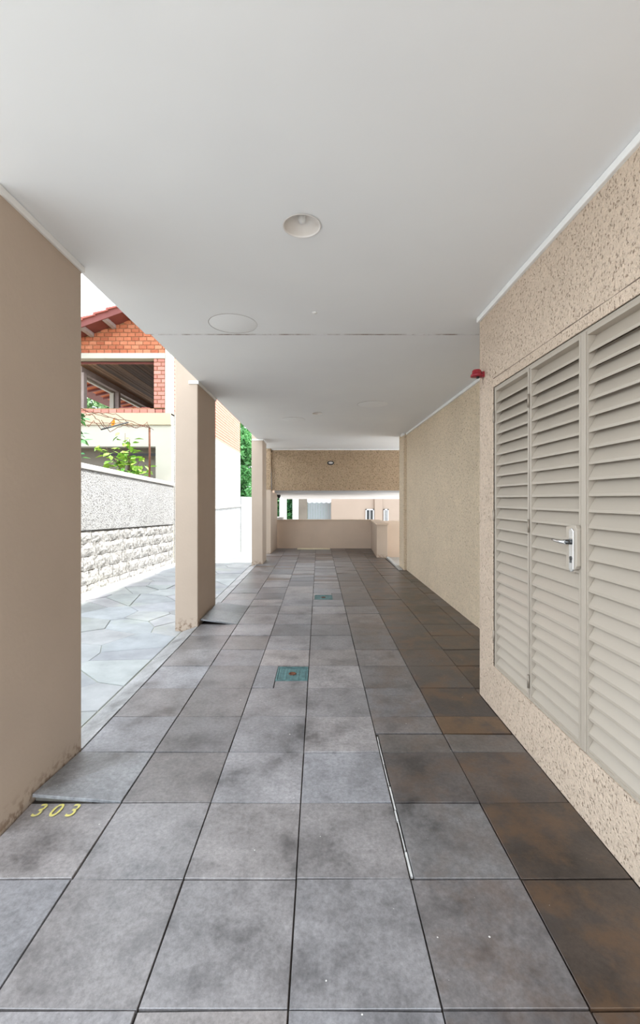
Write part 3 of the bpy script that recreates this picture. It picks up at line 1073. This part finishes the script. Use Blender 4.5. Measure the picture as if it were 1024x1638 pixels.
lay(gable, -5.75, -3.49, hz(565.3), zroof(-3.49), 'brick', zroof)
hp(MB().box(XL, -3.488, HY - 0.03, HY + 0.2, hz(573.8), hz(565.3)), 'lintel', 'cream', None, 0.004)
pier = hp(MB().box(hx_(245.6) + 0.004, -3.488, HY + 0.02, HY + 0.2, hz(661), hz(573.8)), 'brick_pier', 'brick_mortar')
lay(pier, hx_(245.6), -3.488, hz(652.5), hz(574), 'brick_red')
sill = hp(MB().box(XL, -3.488, HY + 0.02, HY + 0.2, hz(661), hz(653)), 'sill_wall', 'brick_mortar')
lay(sill, -6.0, -3.488, hz(660.6), hz(652.5), 'brick_red')
rs = random.Random(3)
for i in range(7):
    o = MB().box(-0.06, 0.06, -0.035, 0.035, 0, 0.02).obj('loose_tile_piece', 'rooftile', sill)
    o.location = (-4.5 + i * 0.1 + rs.uniform(-0.03, 0.03), HY + 0.10 + rs.uniform(-0.02, 0.02), hz(653) + 0.006)
    o.rotation_euler = (0, rs.uniform(-0.12, 0.12), rs.uniform(-0.7, 0.7))
hp(MB().box(-3.488, HX, HY - 0.012, HY + 0.2, hz(664), zroof(-3.4) - 0.03), 'corner_post', 'cream', None, 0.004)
hp(MB().box(XL, HX, HY - 0.05, HY + 0.2, hz(680), hz(661)), 'floor_band', 'cream_band', None, 0.004)
hp(MB().box(XL, HX, HY, HY + 0.2, hz(714), hz(680)).box(hx_(249), HX, HY, HY + 0.2, -1.2, hz(714)).box(XL, -6.2, HY, HY + 0.2, 1.3, hz(714)), 'lower_wall', 'cream')
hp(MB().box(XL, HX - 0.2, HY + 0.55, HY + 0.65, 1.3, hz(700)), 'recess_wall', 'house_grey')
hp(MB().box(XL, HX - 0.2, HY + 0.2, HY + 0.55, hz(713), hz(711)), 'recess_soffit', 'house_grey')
hp(MB().box(hx_(150), hx_(249), HY + 0.3, HY + 0.34, hz(727), hz(723)), 'awning_rail', 'black')
# side wall
YE = 18.5
hp(MB().box(HX - 0.2, HX - 0.02, HY + 0.2, YE, EYE + 1.966, zroof(HX) - 0.05), 'side_wall', 'brick_mortar')
hp(MB().box(HX - 0.2, HX + 0.01, HY + 0.2, YE, -2.3, EYE + 1.966), 'side_plinth', 'roughcast')
hp(MB().box(HX - 0.1, HX + 0.05, HY + 2.6, YE, EYE - 0.30, EYE - 0.22), 'plinth_ledge', 'cap', None, 0.004)
sb = MB()
z, r = EYE + 1.97, 0
while z < zroof(HX) - 0.1:
    y = HY + 0.2 - (BL / 2 if r % 2 else 0)
    while y < YE:
        a, b = max(y, HY + 0.2), min(y + BL, YE)
        if b - a > 0.03:
            sb.box(HX - 0.03, HX, a + 0.006, b - 0.006, z + 0.006, z + BP - 0.010)
        y += BL
    z += BP
    r += 1
o = hp(sb, 'side_brick', 'brick_side')
o['kind'] = 'stuff'
# back wall and terrace
hp(MB().box(-5.55, HX - 0.2, 15.5, 15.6, EYE + 1.7, EYE + 3.2), 'terrace_back_wall', 'redwood')
hp(MB().box(XL, HX - 0.2, HY + 0.2, YE, EYE + 1.6, EYE + 1.75), 'terrace_floor', 'concrete')
ceil_ = hp(MB().box(-5.6, HX - 0.2, HY + 0.2, 15.5, EYE + 3.14, EYE + 3.18), 'terrace_ceiling', 'redwood')
pk = MB().box(-0.047, 0.047, 0, 5.3, -0.018, 0.0).mesh('plank', 'plank')
for i in range(20):
    x = -5.5 + i * 0.1
    link('plank', pk, ceil_, (x, HY + 0.2, EYE + 3.138 + random.uniform(-0.003, 0.003)))
hp(MB().box(-5.68, -5.55, HY + 0.3, 15.4, EYE + 2.98, EYE + 3.14), 'terrace_beam', 'greywood', None, 0.004)
hp(MB().box(-5.78, -5.70, HY + 0.35, 14.2, EYE + 2.93, EYE + 3.0), 'eave_rail', 'cream', None, 0.003)
hp(MB().box(-5.64, -5.50, HY + 0.3, HY + 0.44, EYE + 1.75, EYE + 2.98), 'terrace_post', 'greywood', None, 0.004)
hp(MB().box(-5.66, -5.55, 12.05, 12.17, EYE + 1.75, EYE + 2.98), 'terrace_post', 'greywood', None, 0.004)
hp(MB().box(-5.78, -5.67, 12.0, 12.12, EYE + 1.75, EYE + 2.95), 'terrace_post', 'cream', None, 0.004)
hp(MB().box(-5.76, -5.66, 13.95, 14.05, EYE + 1.75, EYE + 2.95), 'terrace_post', 'cream', None, 0.004)
ev = hp(MB().hexa([(-6.3, HY + 0.1, EYE + 2.98), (-5.68, HY + 0.1, EYE + 3.12), (-5.68, 15.4, EYE + 3.12), (-6.3, 15.4, EYE + 2.98),
                   (-6.3, HY + 0.1, EYE + 3.01), (-5.68, HY + 0.1, EYE + 3.15), (-5.68, 15.4, EYE + 3.15), (-6.3, 15.4, EYE + 3.01)]), 'lean_to_eave', 'terracotta')
for i in range(12):
    y = HY + 0.3 + i * 0.42
    MB().hexa([(-6.3, y, EYE + 2.92), (-5.7, y, EYE + 3.055), (-5.7, y + 0.07, EYE + 3.055), (-6.3, y + 0.07, EYE + 2.92),
               (-6.3, y, EYE + 2.978), (-5.7, y, EYE + 3.115), (-5.7, y + 0.07, EYE + 3.115), (-6.3, y + 0.07, EYE + 2.978)]).obj('rafter', 'redwood', ev)
# main roof
YR = HY - 0.52
RX0, RX1 = -7.0, -3.0


def sloped(x0, x1, y0, y1, dz0, dz1):
    return MB().hexa([(x0, y0, zroof(x0) + dz0), (x1, y0, zroof(x1) + dz0), (x1, y1, zroof(x1) + dz0), (x0, y1, zroof(x0) + dz0),
                      (x0, y0, zroof(x0) + dz1), (x1, y0, zroof(x1) + dz1), (x1, y1, zroof(x1) + dz1), (x0, y1, zroof(x0) + dz1)])


roof = hp(sloped(RX0, RX1, YR + 0.03, YE, 0.0, 0.03), 'roof', 'redwood')
sloped(RX0, RX1, YR, YR + 0.03, -0.068, 0.085).obj('bargeboard', 'redwood', roof)
for i in range(8):
    x = -6.64 + 0.5 * i
    sloped(x - 0.035, x + 0.035, YR + 0.03, HY + 0.02, -0.075, -0.001).obj('outrigger', 'greywood', roof)
x = RX0
while x < RX1:
    for k in range(3):
        ya, yb = YR - 0.04 + k * 0.3, YR - 0.04 + k * 0.3 + 0.292
        MB().hexa([(x, ya, zroof(x) + 0.088), (x + 0.31, ya, zroof(x + 0.31) + 0.06), (x + 0.31, yb, zroof(x + 0.31) + 0.06), (x, yb, zroof(x) + 0.088),
                   (x, ya, zroof(x) + 0.135), (x + 0.31, ya, zroof(x + 0.31) + 0.085), (x + 0.31, yb, zroof(x + 0.31) + 0.085), (x, yb, zroof(x) + 0.135)]).obj('roof_tile', 'rooftile', roof)
    x += 0.27
sloped(RX0, RX1, YR + 0.86, YE, 0.032, 0.1).obj('tile_field', 'rooftile', roof)

# lower boundary wall past the house
struct(MB().box(XR - 0.25, XR, YE, 32, -2.3, EYE + 0.12).obj('wall_boundary', 'roughcast'), 'lower white boundary wall continuing past the brick house', 'wall')

# ------------------------------------------------------------------ plants
def leaf_mesh(name, L, Wd, mat):
    vs = [(0, 0, 0), (Wd * 0.42, L * 0.3, 0.02 * L), (Wd * 0.5, L * 0.55, 0.0), (0, L, -0.14 * L), (-Wd * 0.5, L * 0.55, 0.0), (-Wd * 0.42, L * 0.3, 0.02 * L), (0, L * 0.35, -0.06 * L), (0, L * 0.6, -0.07 * L)]
    fs = [(0, 1, 6), (1, 2, 7, 6), (2, 3, 7), (3, 4, 7), (4, 5, 6, 7), (5, 0, 6)]
    me = bpy.data.meshes.new(name)
    me.from_pydata(vs, [], fs)
    me.materials.append(M[mat])
    return me


def shrub(base, label, stems, nleaf, lm, seed, tops):
    rs = random.Random(seed)
    e = empty('leafy_shrub', label, 'shrub', base, 'shrubs behind the whitewashed wall')
    paths = []
    for (tx, ty, tz) in tops:
        p = [Vector((0, 0, 0))]
        for i in range(1, 7):
            t = i / 6
            p.append(Vector((tx * t ** 1.4 + rs.uniform(-0.02, 0.02), ty * t ** 1.4 + rs.uniform(-0.02, 0.02), tz * t)))
        paths.append(p)
        MB().tube(p, [0.011 - 0.0012 * i for i in range(7)], 6).obj('stem', 'bark', e)
    for i in range(nleaf):
        p = paths[i % len(paths)]
        t = rs.uniform(1.6, 5.95)
        k = int(t)
        q = p[k].lerp(p[k + 1], t - k)
        a = rs.uniform(0, 2 * math.pi)
        r = rs.uniform(0.0, 0.17)
        q = q + Vector((math.cos(a) * r, math.sin(a) * r, rs.uniform(-0.03, 0.06)))
        s = rs.uniform(0.7, 1.25)
        link('leaf', lm, e, q, (rs.uniform(-0.7, 0.5), rs.uniform(-0.5, 0.5), a - math.pi / 2 + rs.uniform(-0.5, 0.5)), (s, s, s))
    return e


lmA = leaf_mesh('leaf_a', 0.16, 0.095, 'leaf')
lmB = leaf_mesh('leaf_b', 0.13, 0.08, 'leaf_dark')
shrub((-3.82, 8.75, EYE + 0.1), 'bright green broad-leaved shrub rising behind the wall coping beside the rusty post', 5, 240, lmA, 11,
      [(-0.30, 0.0, 0.78), (-0.12, 0.1, 1.25), (0.06, -0.1, 1.1), (0.2, 0.05, 0.75), (-0.45, -0.05, 0.95), (-0.02, 0.0, 0.8), (0.33, 0.0, 0.6)])
shrub((-3.74, 6.3, EYE + 0.1), 'dark green leafy climber peeping out behind the nearest left pillar', 4, 170, lmB, 12,
      [(0.0, 0.2, 1.25), (0.05, 0.35, 1.0), (-0.1, 0.1, 0.8), (0.1, 0.1, 0.55), (0.06, 0.3, 1.2)])
# rusty post with a tangle of wire
PX, PY = -3.36, 8.62
tr = empty('wire_trellis', 'rusty post holding a sagging tangle of bare wire above the wall coping', 'trellis', (PX, PY, EYE + 0.40))
MB().tube([(0, 0, 0.023), (0.004, 0, 0.5), (0.0, 0, 1.02)], 0.02, 10).obj('post', 'rust', tr)
rs = random.Random(9)


def tw_(px, py, y):
    return Vector(((px - 510) / 695 * y - PX, y - PY, EYE + (799 - py) / 695 * y - EYE - 0.40))


wires = [[(239, 684), (205, 672), (170, 668), (128, 652)], [(246, 687), (225, 680), (200, 677), (165, 662), (128, 657)],
         [(239, 682), (215, 683), (190, 676), (160, 678), (128, 672)], [(240, 690), (236, 676), (220, 684), (196, 680), (176, 690), (162, 672)],
         [(205, 677), (185, 662), (158, 660), (128, 668)], [(162, 687), (150, 672), (143, 684), (128, 676)], [(185, 667), (170, 686), (150, 664), (134, 662)]]
for w in wires:
    pts = []
    for i, (px, py) in enumerate(w):
        y = 6.6 + (px - 128) / 112 * 2.0
        pts.append(tw_(px, py, y))
    dense = []
    for a, b in zip(pts, pts[1:]):
        for i in range(5):
            dense.append(a.lerp(b, i / 5) + Vector((rs.uniform(-0.012, 0.012), 0, rs.uniform(-0.016, 0.016))))
    dense.append(pts[-1])
    MB().tube(dense, 0.0055, 5).obj('wire', 'rust', tr)
MB().tube([tw_(162, 687, 7.2), tw_(205, 675.5, 7.95)], 0.013, 8).obj('cross_bar', 'black', tr)
ol = link('dry_leaf', leaf_mesh('dry_leaf', 0.16, 0.06, 'leaf_orange'), None, (0, 0, 0))
ol.location = Vector((PX, PY, EYE + 0.4)) + tw_(183, 670, 7.55)
ol.rotation_euler = (-1.25, 0.3, 0.4)
tag(ol, 'single orange dry leaf caught in the wire tangle', 'leaf')


def tree(name, base, h, rx, ry, rz, n, mat, label, seed, lsize=0.16):
    rs = random.Random(seed)
    e = empty(name, label, 'tree', base)
    MB().tube([(0, 0, 0), (0.06, 0, h * 0.4), (0, 0.05, h)], [0.16, 0.12, 0.05], 10).obj('trunk', 'bark', e)
    m = MB()
    vs, fs = [], []
    blobs = []
    for i in range(60):
        u = Vector((rs.gauss(0, 1), rs.gauss(0, 1), rs.gauss(0, 1))).normalized() * rs.uniform(0.35, 1.0)
        blobs.append((Vector((u.x * rx, u.y * ry, h + u.z * rz)), rs.uniform(0.35, 0.75) * min(rx, rz) * 0.5))
    for i in range(n):
        c_, r = blobs[rs.randrange(len(blobs))]
        d = Vector((rs.gauss(0, 1), rs.gauss(0, 1), rs.gauss(0, 1))).normalized() * r * rs.uniform(0.6, 1.05)
        p = c_ + d
        s = lsize * rs.uniform(0.6, 1.3)
        a = Vector((rs.gauss(0, 1), rs.gauss(0, 1), rs.gauss(0, 0.6))).normalized()
        b = a.cross(Vector((rs.gauss(0, 1), rs.gauss(0, 1), rs.gauss(0, 1)))).normalized()
        k = len(vs)
        vs += [p - a * s, p + b * s * 0.45, p + a * s, p - b * s * 0.45]
        fs.append((k, k + 1, k + 2, k + 3))
    me = bpy.data.meshes.new('foliage')
    me.from_pydata([tuple(v) for v in vs], [], fs)
    me.materials.append(M[mat])
    o = link('foliage', me, e)
    o['kind'] = 'stuff'
    return e


tree('tall_tree', (-4.9, 24, -2.3), 5.2, 2.2, 2.0, 4.6, 26000, 'leaf_tree', 'tall dense green tree beyond the end of the brick house', 31, 0.15)
tree('pale_tree', (-11.2, 22, -1.0), 6.4, 3.2, 2.0, 2.2, 14000, 'leaf_pale', 'pale green tree seen through the open terrace of the brick house', 32, 0.15)
tree('courtyard_bush', (-1.3, 27, -2.3), 2.6, 1.5, 1.0, 2.6, 9000, 'leaf_dark', 'dark bush at the end of the lower courtyard', 33, 0.16)

# ------------------------------------------------------------------ lower courtyard buildings
fb = empty('courtyard_building', 'beige courtyard building with small white framed windows beyond the parapet', 'building', (0.58, 20, -2.3))
MB().box(0, 12, 0, 0.3, 0, 8).obj('wall', 'far_wall', fb)
MB().box(1.98, 2.33, -0.12, 0.0, 0, 4.4).obj('pilaster', 'far_wall', fb, 0.01)
for x0, x1 in ((1.57, 1.96), (2.40, 2.62)):
    z0, z1 = 3.65 - 0.95 - 0.5, 3.65 - 0.44
    w = MB().box(x0, x1, -0.06, -0.01, z1 - 0.05, z1).box(x0, x1, -0.06, -0.01, z0, z0 + 0.05).box(x0, x0 + 0.05, -0.06, -0.01, z0, z1).box(x1 - 0.05, x1, -0.06, -0.01, z0, z1).box((x0 + x1) / 2 - 0.015, (x0 + x1) / 2 + 0.015, -0.05, -0.01, z0, z1).obj('window', 'far_white', fb)
    MB().box(x0 + 0.04, x1 - 0.04, -0.015, -0.005, z0 + 0.04, z1 - 0.04).obj('pane', 'glass', w)
ga = empty('garage_gate', 'pale grey garage gate under a scalloped white valance in the lower courtyard', 'gate', (0, 20.4, -2.3))
for i in range(9):
    MB().box(-0.52 + i * 0.122, -0.52 + i * 0.122 + 0.116, 0, 0.05, 0, 3.62).obj('panel', 'gate_grey', ga)
MB().box(-0.95, -0.54, -0.05, 0.25, 0, 4.2).obj('side_post', 'house_grey', ga)
vl = MB()
for i in range(5):
    cx = -0.42 + i * 0.22
    pts = [(cx + 0.11 * math.cos(a), 3.56 - 0.07 * math.sin(a)) for a in [math.pi * j / 8 for j in range(9)]]
    vl.prism([(cx - 0.11, 3.75), (cx - 0.11, 3.56)] + pts[::-1][1:-1] + [(cx + 0.11, 3.56), (cx + 0.11, 3.75)], -0.4, -0.38)
vl.obj('valance', 'far_white', ga)
for x0, x1, y, lab in ((-1.45, -1.2, 16, 'nearest and widest'), (-1.15, -0.90, 19, 'middle'), (-0.95, -0.79, 22, 'thinnest and farthest')):
    o = MB().box(x0, x1, y, y + 0.25, -2.3, 3.2).obj('courtyard_column', 'far_white', None, 0.01)
    tag(o, lab + ' white column of the lower courtyard seen over the parapet', 'column', 'white courtyard columns')
    MB().box(x0 - 0.02, x1 + 0.02, y - 0.02, y + 0.27, -2.3, -2.1).obj('plinth', 'far_white', o)
struct(MB().box(-3.3, 13, 32, 32.3, -2.3, 3.0).obj('wall_court', 'far_wall'), 'beige end wall of the lower courtyard', 'wall')
